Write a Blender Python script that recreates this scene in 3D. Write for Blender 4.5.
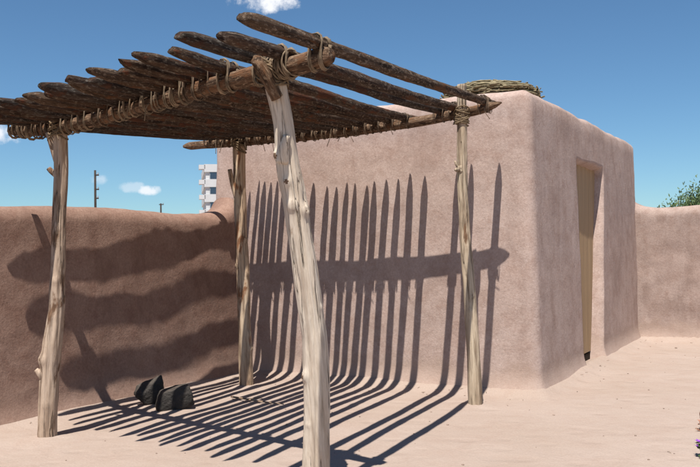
import bpy, bmesh, math, random
import numpy as np
from mathutils import Vector, Matrix, noise

for o in list(bpy.data.objects):
    bpy.data.objects.remove(o, do_unlink=True)
scene = bpy.context.scene
COL = scene.collection

# ------------------------------------------------------------------ camera
cam_data = bpy.data.cameras.new('camera')
cam = bpy.data.objects.new('camera', cam_data)
COL.objects.link(cam)
cam_data.sensor_width = 36.0
cam_data.lens = 36.0 * 806.24 / 700.0
cam_data.clip_start = 0.05
cam_data.clip_end = 9000.0
cam.matrix_world = (Matrix.Translation((0, 0, 1.6)) @ Matrix.Rotation(math.pi / 2 + 0.0185, 4, 'X')
                    @ Matrix.Rotation(-0.0145, 4, 'Z'))
scene.camera = cam
scene.render.resolution_x = 1024
scene.render.resolution_y = 683
scene.render.engine = 'CYCLES'

# ------------------------------------------------------------------ light
SUN = Vector((0.118, 0.437, -1.0)).normalized()          # the way the sunlight travels
SUN_EL = math.asin(-SUN.z)
SUN_ROT = math.atan2(-SUN.x, -SUN.y)
sun_data = bpy.data.lights.new('sun', 'SUN')
sun_data.energy = 5.0
sun_data.angle = math.radians(0.42)
sun_data.color = (1.0, 0.955, 0.88)
sun = bpy.data.objects.new('sun', sun_data)
COL.objects.link(sun)
sun.rotation_euler = SUN.to_track_quat('-Z', 'Y').to_euler()
sun.location = (-3, -8, 20)

world = bpy.data.worlds.new('World')
scene.world = world
world.use_nodes = True
WN, WL = world.node_tree.nodes, world.node_tree.links
WN.clear()


def wnode(t, **kw):
    n = WN.new(t)
    for k, v in kw.items():
        setattr(n, k, v)
    return n


def wmath(op, a, b=None, c=None):
    n = wnode('ShaderNodeMath', operation=op)
    for i, x in enumerate((a, b, c)):
        if x is None:
            continue
        if isinstance(x, (int, float)):
            n.inputs[i].default_value = x
        else:
            WL.new(x, n.inputs[i])
    return n.outputs[0]


w_out = wnode('ShaderNodeOutputWorld')
w_bg = wnode('ShaderNodeBackground')
w_bg.inputs['Strength'].default_value = 0.067
sky = wnode('ShaderNodeTexSky', sky_type='NISHITA', sun_disc=False)
sky.sun_elevation = SUN_EL
sky.sun_rotation = SUN_ROT
sky.altitude = 350
sky.air_density = 0.9
sky.dust_density = 0.15
sky.ozone_density = 1.5
w_tc = wnode('ShaderNodeTexCoord')
w_noise = wnode('ShaderNodeTexNoise')
w_noise.inputs['Scale'].default_value = 38.0
w_noise.inputs['Detail'].default_value = 7.0
w_noise.inputs['Roughness'].default_value = 0.62
WL.new(w_tc.outputs['Generated'], w_noise.inputs['Vector'])
# fair weather puffs: direction in the sky, half width, half height, strength
PUFFS = [((-0.0957, 0.9514, 0.2990), 0.034, 0.013, 1.0), ((-0.3960, 0.911, 0.1345), 0.020, 0.009, 0.9),
         ((-0.2374, 0.9687, 0.0735), 0.012, 0.0050, 0.85), ((-0.262, 0.962, 0.0772), 0.014, 0.0055, 0.35),
         ((-0.2945, 0.9516, 0.0855), 0.010, 0.005, 0.38), ((-0.58, 0.80, 0.16), 0.05, 0.02, 0.9),
         ((0.75, 0.60, 0.25), 0.05, 0.02, 0.9), ((-0.9, 0.25, 0.2), 0.06, 0.024, 0.9),
         ((0.9, -0.25, 0.3), 0.06, 0.024, 0.9), ((-0.3, -0.9, 0.2), 0.06, 0.022, 0.9)]
total = None
for d, sx, sy, st in PUFFS:
    d = Vector(d).normalized()
    rt = d.cross(Vector((0, 0, 1))).normalized()
    up = rt.cross(d)
    ab = []
    for ax, s in ((rt, sx), (up, sy)):
        n = wnode('ShaderNodeVectorMath', operation='DOT_PRODUCT')
        WL.new(w_tc.outputs['Generated'], n.inputs[0])
        n.inputs[1].default_value = ax / s
        ab.append(wmath('POWER', wmath('ABSOLUTE', n.outputs['Value']), 2.0))
    n = wnode('ShaderNodeVectorMath', operation='DOT_PRODUCT')
    WL.new(w_tc.outputs['Generated'], n.inputs[0])
    n.inputs[1].default_value = d
    front = wmath('GREATER_THAN', n.outputs['Value'], 0.5)
    m = wmath('SUBTRACT', 1.0, wmath('MULTIPLY', wmath('ADD', ab[0], ab[1]), 0.5))
    m = wmath('ADD', m, wmath('MULTIPLY', wmath('SUBTRACT', w_noise.outputs['Fac'], 0.5), 3.2))
    sm = wnode('ShaderNodeMapRange', interpolation_type='SMOOTHSTEP')
    WL.new(m, sm.inputs['Value'])
    sm.inputs['From Min'].default_value = 0.15
    sm.inputs['From Max'].default_value = 1.1
    q = wmath('MULTIPLY', wmath('MULTIPLY', sm.outputs['Result'], front), st)
    total = q if total is None else wmath('MAXIMUM', total, q)
w_mix = wnode('ShaderNodeMix', data_type='RGBA')
WL.new(total, w_mix.inputs['Factor'])
w_tint = wnode('ShaderNodeMix', data_type='RGBA', blend_type='MULTIPLY')
w_tint.inputs['Factor'].default_value = 1.0
w_tint.inputs['B'].default_value = (0.67, 0.92, 1.06, 1)        # deep desert blue
WL.new(sky.outputs['Color'], w_tint.inputs['A'])
WL.new(w_tint.outputs['Result'], w_mix.inputs['A'])
w_mix.inputs['B'].default_value = (9.6, 9.8, 10.2, 1)
WL.new(w_mix.outputs['Result'], w_bg.inputs['Color'])
WL.new(w_bg.outputs['Background'], w_out.inputs['Surface'])

scene.view_settings.view_transform = 'Standard'
scene.view_settings.look = 'None'
scene.view_settings.exposure = 0.62
scene.view_settings.gamma = 1.0
scene.view_settings.use_curve_mapping = False


# ------------------------------------------------------------------ helpers
def tag(o, label, cat, group=None):
    o['label'] = label
    o['category'] = cat
    if group:
        o['group'] = group
    return o


def empty(name, loc, label=None, cat=None):
    o = bpy.data.objects.new(name, None)
    COL.objects.link(o)
    o.location = loc
    o.empty_display_size = 0.2
    if label:
        tag(o, label, cat)
    return o


def mesh_obj(name, verts, faces, mat, parent=None, smooth=True, mats=None, fmat=None):
    me = bpy.data.meshes.new(name)
    me.from_pydata([tuple(v) for v in verts], [], faces)
    for m in (mats or [mat]):
        me.materials.append(m)
    if smooth:
        me.polygons.foreach_set('use_smooth', [True] * len(me.polygons))
    if fmat is not None:
        me.polygons.foreach_set('material_index', fmat)
    me.update()
    o = bpy.data.objects.new(name, me)
    COL.objects.link(o)
    if parent is not None:
        o.parent = parent
    return o


def grid_faces(rows, cols, wrap=False, base=0):
    f = []
    cc = cols if wrap else cols - 1
    for i in range(rows - 1):
        for j in range(cc):
            a = base + i * cols + j
            b = base + i * cols + (j + 1) % cols
            f.append((a, b, b + cols, a + cols))
    return f


def nz(x, y, z, s=1.0, seed=0.0):
    return noise.noise(Vector((x * s + seed, y * s - seed * .7, z * s + seed * .3)))


def smooth01(t):
    t = max(0.0, min(1.0, t))
    return t * t * (3 - 2 * t)


# ------------------------------------------------------------------ materials
class Mat:
    def __init__(self, name, rough=0.9, spec=0.2):
        self.m = bpy.data.materials.new(name)
        self.m.use_nodes = True
        self.N, self.L = self.m.node_tree.nodes, self.m.node_tree.links
        self.b = self.N['Principled BSDF']
        self.b.inputs['Roughness'].default_value = rough
        self.b.inputs['Specular IOR Level'].default_value = spec
        self.tc = self.N.new('ShaderNodeTexCoord')

    def coord(self, scale=(1, 1, 1), space='Object'):
        mp = self.N.new('ShaderNodeMapping')
        mp.inputs['Scale'].default_value = scale
        self.L.new(self.tc.outputs[space], mp.inputs['Vector'])
        return mp.outputs['Vector']

    def noise(self, scale, detail=4, rough=0.55, vec=None, dist=0.0):
        n = self.N.new('ShaderNodeTexNoise')
        n.inputs['Scale'].default_value = scale
        n.inputs['Detail'].default_value = detail
        n.inputs['Roughness'].default_value = rough
        n.inputs['Distortion'].default_value = dist
        self.L.new(vec if vec else self.coord(), n.inputs['Vector'])
        return n.outputs['Fac']

    def voronoi(self, scale, vec=None, feature='F1'):
        n = self.N.new('ShaderNodeTexVoronoi')
        n.feature = feature
        n.inputs['Scale'].default_value = scale
        self.L.new(vec if vec else self.coord(), n.inputs['Vector'])
        return n.outputs['Distance']

    def ramp(self, fac, stops):
        r = self.N.new('ShaderNodeValToRGB')
        el = r.color_ramp.elements
        while len(el) < len(stops):
            el.new(0.5)
        for e, (p, c) in zip(el, stops):
            e.position = p
            e.color = (c, c, c, 1) if isinstance(c, (int, float)) else (*c, 1)
        self.L.new(fac, r.inputs['Fac'])
        return r.outputs['Color']

    def mix(self, fac, a, b, blend='MIX'):
        n = self.N.new('ShaderNodeMix')
        n.data_type = 'RGBA'
        n.blend_type = blend
        for k, x in (('Factor', fac), ('A', a), ('B', b)):
            s = n.inputs[k]
            if isinstance(x, (int, float)):
                s.default_value = x
            elif isinstance(x, tuple):
                s.default_value = (*x, 1)
            else:
                self.L.new(x, s)
        return n.outputs['Result']

    def math(self, op, a, b=0.0):
        n = self.N.new('ShaderNodeMath')
        n.operation = op
        for i, x in enumerate((a, b)):
            if isinstance(x, (int, float)):
                n.inputs[i].default_value = x
            else:
                self.L.new(x, n.inputs[i])
        return n.outputs[0]

    def bump(self, height, dist=0.01, strength=1.0, chain=None):
        n = self.N.new('ShaderNodeBump')
        n.inputs['Distance'].default_value = dist
        n.inputs['Strength'].default_value = strength
        self.L.new(height, n.inputs['Height'])
        if chain:
            self.L.new(chain, n.inputs['Normal'])
        return n.outputs['Normal']

    def done(self, color=None, normal=None, rough=None):
        if color is not None:
            if isinstance(color, tuple):
                self.b.inputs['Base Color'].default_value = (*color, 1)
            else:
                self.L.new(color, self.b.inputs['Base Color'])
        if normal is not None:
            self.L.new(normal, self.b.inputs['Normal'])
        if rough is not None:
            self.L.new(rough, self.b.inputs['Roughness'])
        return self.m


def adobe_material(name, c0, c1, c2, streak=0.35, splash=0.6):
    M = Mat(name, 0.95, 0.12)
    big = M.noise(1.1, 5, 0.6)
    mid = M.noise(5.5, 6, 0.65, dist=0.4)
    fine = M.noise(46, 5, 0.7)
    vert = M.noise(3.2, 4, 0.6, M.coord((1.0, 1.0, 0.16)))
    col = M.mix(M.ramp(big, [(0.32, 0.0), (0.68, 1.0)]), c0, c1)
    col = M.mix(M.math('MULTIPLY', M.ramp(mid, [(0.46, 0.0), (0.66, 1.0)]), 0.75), col, c2)
    col = M.mix(M.math('MULTIPLY', M.ramp(vert, [(0.5, 0.0), (0.72, 1.0)]), streak), col,
                tuple(x * 1.18 for x in c1))
    col = M.mix(0.45, col, M.ramp(fine, [(0.28, 0.2), (0.72, 0.82)]), 'SOFT_LIGHT')
    cr = M.voronoi(7.5, None, 'DISTANCE_TO_EDGE')
    crk = M.math('MULTIPLY', M.ramp(cr, [(0.0, 1.0), (0.012, 0.0)]), M.ramp(M.noise(2.3, 3), [(0.56, 0.0), (0.66, 0.55)]))
    col = M.mix(crk, col, tuple(x * 0.55 for x in c0))
    stain = M.noise(1.9, 6, 0.68, M.coord((1.0, 1.0, 0.55)), 0.8)
    col = M.mix(M.math('MULTIPLY', M.ramp(stain, [(0.50, 0.0), (0.64, 1.0)]), 0.42), col, tuple(x * 0.78 for x in c2))
    blot = M.noise(13, 5, 0.7, None, 0.8)
    col = M.mix(M.math('MULTIPLY', M.ramp(blot, [(0.56, 0.0), (0.70, 1.0)]), 0.30), col, tuple(min(1, x * 1.22) for x in c1))
    col = M.mix(M.math('MULTIPLY', M.ramp(blot, [(0.30, 1.0), (0.42, 0.0)]), 0.35), col, tuple(x * 0.8 for x in c2))
    sp = M.N.new('ShaderNodeSeparateXYZ')
    M.L.new(M.tc.outputs['Object'], sp.inputs[0])
    hgt = M.math('ADD', sp.outputs['Z'], M.math('MULTIPLY', M.noise(3.5, 6, 0.65), -0.5))
    col = M.mix(M.ramp(hgt, [(0.0, splash), (0.12, 0.0)]), col, (0.36, 0.265, 0.215))
    pit = M.ramp(M.voronoi(52), [(0.0, 1.0), (0.16, 0.0)])
    pit = M.math('MULTIPLY', pit, M.ramp(M.noise(7, 3), [(0.5, 0.0), (0.62, 1.0)]))
    col = M.mix(M.math('MULTIPLY', pit, 0.7), col, tuple(x * 0.6 for x in c0))
    straw = M.ramp(M.noise(70, 2, 0.5, M.coord((1.0, 1.0, 0.22))), [(0.66, 0.0), (0.74, 1.0)])
    col = M.mix(M.math('MULTIPLY', straw, 0.22), col, tuple(min(1, x * 1.35) for x in c1))
    trowel = M.noise(5.0, 5, 0.55, M.coord((1, 1, 1.3)), 0.3)
    n = M.bump(trowel, 0.010, 0.35)
    n = M.bump(M.noise(30, 6, 0.65), 0.006, 0.7, n)
    n = M.bump(pit, -0.004, 0.7, n)
    n = M.bump(M.noise(110, 4, 0.7), 0.0025, 0.8, n)
    return M.done(col, n)


M_ADOBE = adobe_material('adobe_plaster', (0.366, 0.266, 0.225), (0.430, 0.330, 0.289), (0.327, 0.226, 0.186))
M_ADOBE_YARD_DIMMED = adobe_material('yard_plaster_dimmed', (0.304, 0.221, 0.187), (0.357, 0.274, 0.240), (0.271, 0.188, 0.154))  # same plaster as the building, colour dimmed to imitate weaker light on this wall
M_ADOBE_WALL_SHADED = adobe_material('adobe_wall_plaster_shaded', (0.234, 0.143, 0.108), (0.282, 0.184, 0.144), (0.204, 0.117, 0.088), 0.35, 0.15)  # same plaster again, darker and browner: the wall's shade is in the colour


def ground_material():
    M = Mat('packed_desert_earth', 0.97, 0.1)
    big = M.noise(0.55, 5, 0.6)
    mid = M.noise(3.1, 6, 0.65, dist=0.5)
    fine = M.noise(60, 4, 0.7)
    col = M.mix(M.ramp(big, [(0.33, 0.0), (0.67, 1.0)]), (0.315, 0.243, 0.200), (0.353, 0.278, 0.237))
    col = M.mix(M.math('MULTIPLY', M.ramp(mid, [(0.45, 0.0), (0.72, 1.0)]), 0.5), col, (0.295, 0.214, 0.173))
    col = M.mix(0.3, col, M.ramp(fine, [(0.25, 0.3), (0.75, 0.8)]), 'SOFT_LIGHT')
    speck = M.ramp(M.voronoi(34), [(0.0, 1.0), (0.10, 0.0)])
    gate = M.ramp(M.noise(8, 3), [(0.55, 0.0), (0.65, 1.0)])
    col = M.mix(M.math('MULTIPLY', M.math('MULTIPLY', speck, gate), 0.5), col, (0.24, 0.15, 0.12))
    n = M.bump(M.noise(4.5, 5, 0.6, dist=0.3), 0.03, 0.6)
    scuff = M.ramp(M.voronoi(2.6, M.coord((1, 1.5, 1)), 'SMOOTH_F1'), [(0.10, 0.0), (0.28, 1.0)])
    n = M.bump(scuff, 0.018, 0.5, n)
    n = M.bump(M.noise(30, 5, 0.65), 0.007, 0.7, n)
    n = M.bump(M.noise(140, 3, 0.7), 0.002, 0.7, n)
    return M.done(col, n)


M_GROUND = ground_material()


def wood_material(name, pale, mid_c, dark, bark=None, bark_amt=0.0, scale=1.0, crack=0.7):
    M = Mat(name, 0.85, 0.2)
    grain = M.noise(26 * scale, 5, 0.6, M.coord((1, 1, 0.055)))
    broad = M.noise(7 * scale, 4, 0.55, M.coord((1, 1, 0.16)))
    fine = M.noise(90, 3, 0.6, M.coord((1, 1, 0.12)))
    col = M.mix(M.ramp(broad, [(0.35, 0.0), (0.65, 1.0)]), pale, mid_c)
    col = M.mix(M.math('MULTIPLY', M.ramp(grain, [(0.50, 0.0), (0.64, 1.0)]), crack), col, dark)
    col = M.mix(0.35, col, M.ramp(fine, [(0.3, 0.25), (0.7, 0.8)]), 'SOFT_LIGHT')
    if bark:
        b = M.noise(3.4, 5, 0.6, M.coord((1.6, 1.6, 0.55)), 0.5)
        col = M.mix(M.ramp(b, [(0.60 - bark_amt * .35, 0.0), (0.66 - bark_amt * .35, 1.0)]), col,
                    M.mix(M.ramp(fine, [(0.3, 0.0), (0.7, 1.0)]), bark, tuple(x * 0.5 for x in bark)))
    ln = M.noise(15, 3, 0.5, M.coord((1, 1, 0.035)), 0.15)
    line = M.ramp(ln, [(0.484, 0.0), (0.5, 1.0), (0.516, 0.0)])
    line = M.math('MULTIPLY', line, M.ramp(M.noise(5, 2, 0.5, M.coord((1, 1, .3))), [(0.42, 0.0), (0.55, 1.0)]))
    col = M.mix(M.math('MULTIPLY', line, 0.8), col, tuple(x * 0.5 for x in dark))
    n = M.bump(line, -0.012, 0.9)
    n = M.bump(grain, 0.012, 0.9, n)
    n = M.bump(fine, 0.004, 0.7, n)
    return M.done(col, n)


M_POST_PALE = wood_material('peeled_pale_post', (0.607, 0.524, 0.429), (0.497, 0.402, 0.312), (0.239, 0.168, 0.117), (0.350, 0.234, 0.146), 0.0, 1.0, .45)
M_POST_GREY = wood_material('weathered_post', (0.475, 0.370, 0.287), (0.352, 0.251, 0.179), (0.132, 0.088, 0.063), (0.211, 0.123, 0.076), 0.20)
M_POST_RED = wood_material('reddish_post', (0.50, 0.39, 0.28), (0.40, 0.27, 0.175), (0.10, 0.055, 0.035), (0.30, 0.145, 0.075), 0.16)
M_POST_TAN = wood_material('tan_post', (0.480, 0.392, 0.288), (0.368, 0.276, 0.192), (0.104, 0.064, 0.040), (0.200, 0.112, 0.064), 0.10)


def bark_material(name, grey, brown, dark, red, off):
    M = Mat(name, 0.92, 0.12)
    mp = M.N.new('ShaderNodeMapping')
    mp.inputs['Location'].default_value = (off, off * .6, off * 1.7)
    M.L.new(M.tc.outputs['Object'], mp.inputs['Vector'])

    def co(sc):
        q = M.N.new('ShaderNodeMapping')
        q.inputs['Scale'].default_value = sc
        M.L.new(mp.outputs[0], q.inputs['Vector'])
        return q.outputs[0]
    strip = M.noise(34, 5, 0.65, co((1, 1, 0.10)), 0.4)
    fleck = M.noise(60, 4, 0.7, co((1, 1, 0.35)))
    patch = M.noise(6, 5, 0.65, co((1.3, 1.3, 0.5)), 0.6)
    col = M.mix(M.ramp(strip, [(0.38, 0.0), (0.60, 1.0)]), dark, brown)
    col = M.mix(M.ramp(fleck, [(0.52, 0.0), (0.66, 0.9)]), col, grey)
    col = M.mix(M.ramp(patch, [(0.54, 0.0), (0.60, 0.85)]), col, M.mix(M.ramp(fleck, [(0.35, 0.0), (0.65, 1.0)]), red, tuple(x * 0.4 for x in red)))
    n = M.bump(strip, 0.02, 1.0)
    n = M.bump(fleck, 0.008, 0.9, n)
    n = M.bump(patch, 0.012, 0.8, n)
    return M.done(col, n)


M_POLES = [bark_material('pole_bark_%d' % k, *a, k * 3.1) for k, a in enumerate([
    ((0.19, 0.155, 0.125), (0.075, 0.050, 0.036), (0.020, 0.013, 0.010), (0.115, 0.050, 0.028)),
    ((0.15, 0.135, 0.115), (0.062, 0.044, 0.034), (0.018, 0.013, 0.010), (0.090, 0.044, 0.028)),
    ((0.22, 0.17, 0.13), (0.090, 0.058, 0.038), (0.024, 0.015, 0.010), (0.135, 0.062, 0.030)),
    ((0.17, 0.135, 0.10), (0.070, 0.043, 0.028), (0.020, 0.012, 0.008), (0.120, 0.046, 0.024))])]
M_BEAM = bark_material('beam_bark', (0.30, 0.215, 0.145), (0.165, 0.10, 0.062), (0.04, 0.024, 0.016), (0.21, 0.105, 0.055), 11.3)
M_TWIG = wood_material('dry_twig', (0.315, 0.225, 0.158), (0.210, 0.143, 0.098), (0.075, 0.045, 0.030))


def simple(name, col, var=0.25, scale=20, rough=0.8, spec=0.2, bump=0.004, coord=(1, 1, 1)):
    M = Mat(name, rough, spec)
    f = M.noise(scale, 5, 0.6, M.coord(coord))
    c = M.mix(M.ramp(f, [(0.3, 0.0), (0.7, 1.0)]), tuple(x * (1 - var) for x in col), tuple(x * (1 + var) for x in col))
    return M.done(c, M.bump(f, bump, 0.8))


M_RAWHIDE = simple('rawhide_strip', (0.184, 0.134, 0.087), 0.6, 14, 0.75, 0.25, 0.004)
M_RAWHIDE_DARK = simple('old_rawhide_strip', (0.128, 0.089, 0.060), 0.6, 14, 0.8, 0.2, 0.004)
M_ROPE = simple('fibre_rope', (0.165, 0.118, 0.074), 0.4, 60, 0.9, 0.1, 0.004)


def rock_material():
    M = Mat('dark_volcanic_rock', 0.85, 0.3)
    a = M.noise(7, 6, 0.7)
    pits = M.voronoi(38)
    geo = M.N.new('ShaderNodeNewGeometry')
    sep = M.N.new('ShaderNodeSeparateXYZ')
    M.L.new(geo.outputs['Normal'], sep.inputs[0])
    col = M.mix(M.ramp(a, [(0.3, 0.0), (0.7, 1.0)]), (0.022, 0.019, 0.017), (0.055, 0.047, 0.041))
    dust = M.math('MULTIPLY', M.ramp(sep.outputs['Z'], [(0.4, 0.0), (0.95, 1.0)]), M.ramp(M.noise(12, 4), [(0.35, 0.15), (0.7, 0.6)]))
    col = M.mix(dust, col, (0.14, 0.11, 0.09))
    n = M.bump(a, 0.03, 0.9)
    n = M.bump(pits, 0.008, 0.6, n)
    return M.done(col, n)


M_ROCK = rock_material()
M_DOOR = simple('door_board', (0.345, 0.235, 0.135), 0.25, 7, 0.8, 0.2, 0.006, (1, 1, 0.07))
M_GAP_SHADE = simple('door_gap_shade', (0.03, 0.022, 0.016), 0.3, 14, 0.9, 0.1)  # near-black that paints the shade in the gap under the door
M_BRUSH = simple('dry_brush', (0.235, 0.195, 0.12), 0.5, 16, 0.95, 0.1)
M_ROOF = simple('roof_mud', (0.286, 0.204, 0.170), 0.15, 6, 0.95, 0.1, 0.02)
M_PEBBLE = simple('pebbles', (0.238, 0.175, 0.140), 0.45, 14, 0.9, 0.15)
M_STUCCO = simple('white_concrete', (0.540, 0.540, 0.540), 0.05, 0.6, 0.8, 0.2, 0.002)
M_MULLION = simple('window_frame_metal', (0.30, 0.33, 0.36), 0.1, 3, 0.5, 0.4, 0.001)
M_UPOLE = simple('creosoted_pole', (0.05, 0.04, 0.035), 0.3, 8, 0.9, 0.1)
M_STEM = simple('green_brown_bark', (0.14, 0.12, 0.06), 0.3, 20, 0.9, 0.1)
M_REDSTEM = simple('dry_red_stem', (0.26, 0.12, 0.075), 0.3, 40, 0.8, 0.2)
M_PETAL = simple('purple_petal', (0.22, 0.055, 0.36), 0.3, 60, 0.7, 0.2, 0.001)


def glass_material():
    M = Mat('tinted_window_glass', 0.08, 0.6)
    return M.done((0.035, 0.055, 0.085))


def leaf_material(name, c0, c1):
    M = Mat(name, 0.6, 0.3)
    f = M.noise(2.6, 4, 0.6)
    g = M.noise(31, 2)
    c = M.mix(M.ramp(f, [(0.35, 0.0), (0.65, 1.0)]), c0, c1)
    c = M.mix(0.5, c, M.ramp(g, [(0.3, 0.25), (0.7, 0.8)]), 'SOFT_LIGHT')
    m = M.done(c)
    tr = M.N.new('ShaderNodeBsdfTranslucent')
    M.L.new(c, tr.inputs['Color'])
    mx = M.N.new('ShaderNodeMixShader')
    mx.inputs[0].default_value = 0.3
    out = [n for n in M.N if n.type == 'OUTPUT_MATERIAL'][0]
    M.L.new(M.b.outputs[0], mx.inputs[1])
    M.L.new(tr.outputs[0], mx.inputs[2])
    M.L.new(mx.outputs[0], out.inputs['Surface'])
    return m


M_GLASS = glass_material()
M_LEAF = leaf_material('desert_leaf', (0.10, 0.16, 0.06), (0.16, 0.215, 0.10))
M_LEAF2 = leaf_material('small_plant_leaf', (0.07, 0.12, 0.04), (0.11, 0.16, 0.06))

# ------------------------------------------------------------------ layout (metres, eye at 0,0,1.6)
A = Vector((-3.258, 7.490, 0))
B = Vector((-1.422, 10.513, 0))
C = Vector((1.985, 8.56, 0))
U = (C - B).normalized()                       # along the long face, to the right
WD = Vector((0.496, 0.868, 0)).normalized()    # along the door face, away
ND = Vector((WD.y, -WD.x, 0))
D = C + WD * 5.72
WL_DIR = (B - A).normalized()
UE = Vector((0.866, -0.50, 0)).normalized()    # right-hand wall

# ------------------------------------------------------------------ ground
SEGS = [(A - WL_DIR * 9, B), (B, C), (C, D), (D, D + UE * 14)]


def bank(x, y):
    m = 9.0
    for p, q in SEGS:
        dx, dy = q.x - p.x, q.y - p.y
        t = ((x - p.x) * dx + (y - p.y) * dy) / (dx * dx + dy * dy)
        t = max(0, min(1, t))
        m = min(m, math.hypot(x - p.x - t * dx, y - p.y - t * dy))
    w = 0.34 + 0.10 * nz(x, y, 0, 1.3, 7)
    return (0.085 + 0.03 * nz(x, y, 0, 0.9, 3)) * max(0.0, 1 - m / w) ** 2


POST_FEET = [(-0.25, 5.40), (-2.644, 7.0), (-1.249, 9.514), (1.234, 8.125), (-1.80, 8.20), (-2.07, 8.42)]


def ground_z(x, y):
    foot = sum(0.028 * math.exp(-((x - a) ** 2 + (y - b) ** 2) / 0.022) for a, b in POST_FEET)
    return (foot + 0.012 * nz(x, y, 0, 0.55, 1.3) + 0.006 * nz(x, y, 0, 2.1, 5) + 0.0028 * nz(x, y, 0, 6.5, 9) + bank(x, y))


def build_ground():
    x0, x1, y0, y1, st = -8.0, 13.0, 2.0, 20.0, 0.06
    nx, ny = int((x1 - x0) / st) + 1, int((y1 - y0) / st) + 1
    V = []
    for j in range(ny):
        y = y0 + (y1 - y0) * j / (ny - 1)
        for i in range(nx):
            x = x0 + (x1 - x0) * i / (nx - 1)
            e = min(x - x0, x1 - x, y - y0, y1 - y)
            V.append((x, y, ground_z(x, y) * smooth01(e / 1.0)))
    F = grid_faces(ny, nx)
    R = 4000.0
    b = len(V)
    V += [(-R, -R, 0), (R, -R, 0), (R, R, 0), (-R, R, 0)]
    c00, c10, c11, c01 = 0, nx - 1, ny * nx - 1, (ny - 1) * nx
    F += [(b, b + 1, c10, c00), (b + 1, b + 2, c11, c10), (b + 2, b + 3, c01, c11), (b + 3, b, c00, c01)]
    o = mesh_obj('ground', V, F, M_GROUND)
    o['kind'] = 'structure'
    return o


build_ground()


# ------------------------------------------------------------------ adobe garden walls
def lump(x, y, z, seed, amp=1.0):
    return amp * (0.030 * nz(x, y, z, 1.1, seed) + 0.018 * nz(x, y, z, 2.9, seed + 4) + 0.0075 * nz(x, y, z, 8.0, seed + 8)
                  + 0.0035 * nz(x, y, z, 21.0, seed + 2))


def adobe_wall(name, label, p0, p1, nrm, height, thick, mat, seed, batter, junctions=(), st=0.05, amp=1.0):
    """A free-standing plastered wall; its face line on the ground runs p0 -> p1, nrm points out of the face."""
    L = (p1 - p0).length
    d = (p1 - p0) / L
    nc = int(L / st) + 1
    Rr = 0.17
    prof = []                                    # (offset back from the face, height fraction or absolute, normal)
    zs = list(np.arange(-0.15, 0.35, 0.04)) + list(np.linspace(0.35, height - Rr, int((height - Rr - .35) / 0.05)))
    for z in zs:
        fl = 0.06 * max(0.0, 1 - max(z, 0) / 0.24) ** 2
        prof.append((-fl + batter * max(z, 0), z, (1, 0)))
    of = batter * (height - Rr)
    for k in range(1, 8):
        a = k / 8 * math.pi / 2
        prof.append((of + Rr * (1 - math.cos(a)), height - Rr + Rr * math.sin(a), (math.cos(a), math.sin(a))))
    for k in range(0, 4):
        prof.append((of + Rr + (thick - 2 * Rr) * k / 3, height, (0, 1)))
    for k in range(1, 8):
        a = k / 8 * math.pi / 2
        prof.append((of + thick - Rr * (1 - math.sin(a)), height - Rr + Rr * math.cos(a), (-math.sin(a), math.cos(a))))
    for z in np.linspace(height - Rr, -0.15, 12):
        prof.append((of + thick, z, (-1, 0)))
    V = []
    for (o, z, n) in prof:
        for j in range(nc):
            s = L * j / (nc - 1)
            P = p0 + d * s - nrm * o
            hz = 0.035 * nz(s, seed, 0, 0.7, 2) + 0.02 * nz(s, seed, 0, 2.3, 6)
            for (js, jr, jh) in junctions:
                hz += jh * math.exp(-abs(s - js) / jr)
            zz = z + hz * max(0, z) / height if z < height - Rr else z + hz
            q = lump(P.x, P.y, zz, seed, amp)
            nv = nrm * n[0] + Vector((0, 0, n[1]))
            P = P + nv * q
            V.append((P.x - p0.x, P.y - p0.y, zz + nv.z * q))
    o = mesh_obj(name, V, grid_faces(len(prof), nc), mat)
    o.location = p0
    tag(o, label, 'wall')
    return o


w_l0 = A - WL_DIR * 8.5
UL = Vector((WL_DIR.y, -WL_DIR.x, 0))
LenL = (B + WL_DIR * 0.25 - w_l0).length
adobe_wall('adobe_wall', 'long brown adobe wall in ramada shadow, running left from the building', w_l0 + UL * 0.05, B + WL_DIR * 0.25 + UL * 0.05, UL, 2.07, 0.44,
           M_ADOBE_WALL_SHADED, 3.0, 0.055, [(LenL - 0.25, 0.14, 0.22)], 0.05, 0.5)
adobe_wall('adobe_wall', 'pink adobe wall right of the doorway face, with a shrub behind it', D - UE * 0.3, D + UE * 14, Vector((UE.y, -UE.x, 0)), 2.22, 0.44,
           M_ADOBE_YARD_DIMMED, 21.0, 0.0, [(0.08, 0.16, 0.30)], 0.06)


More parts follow.
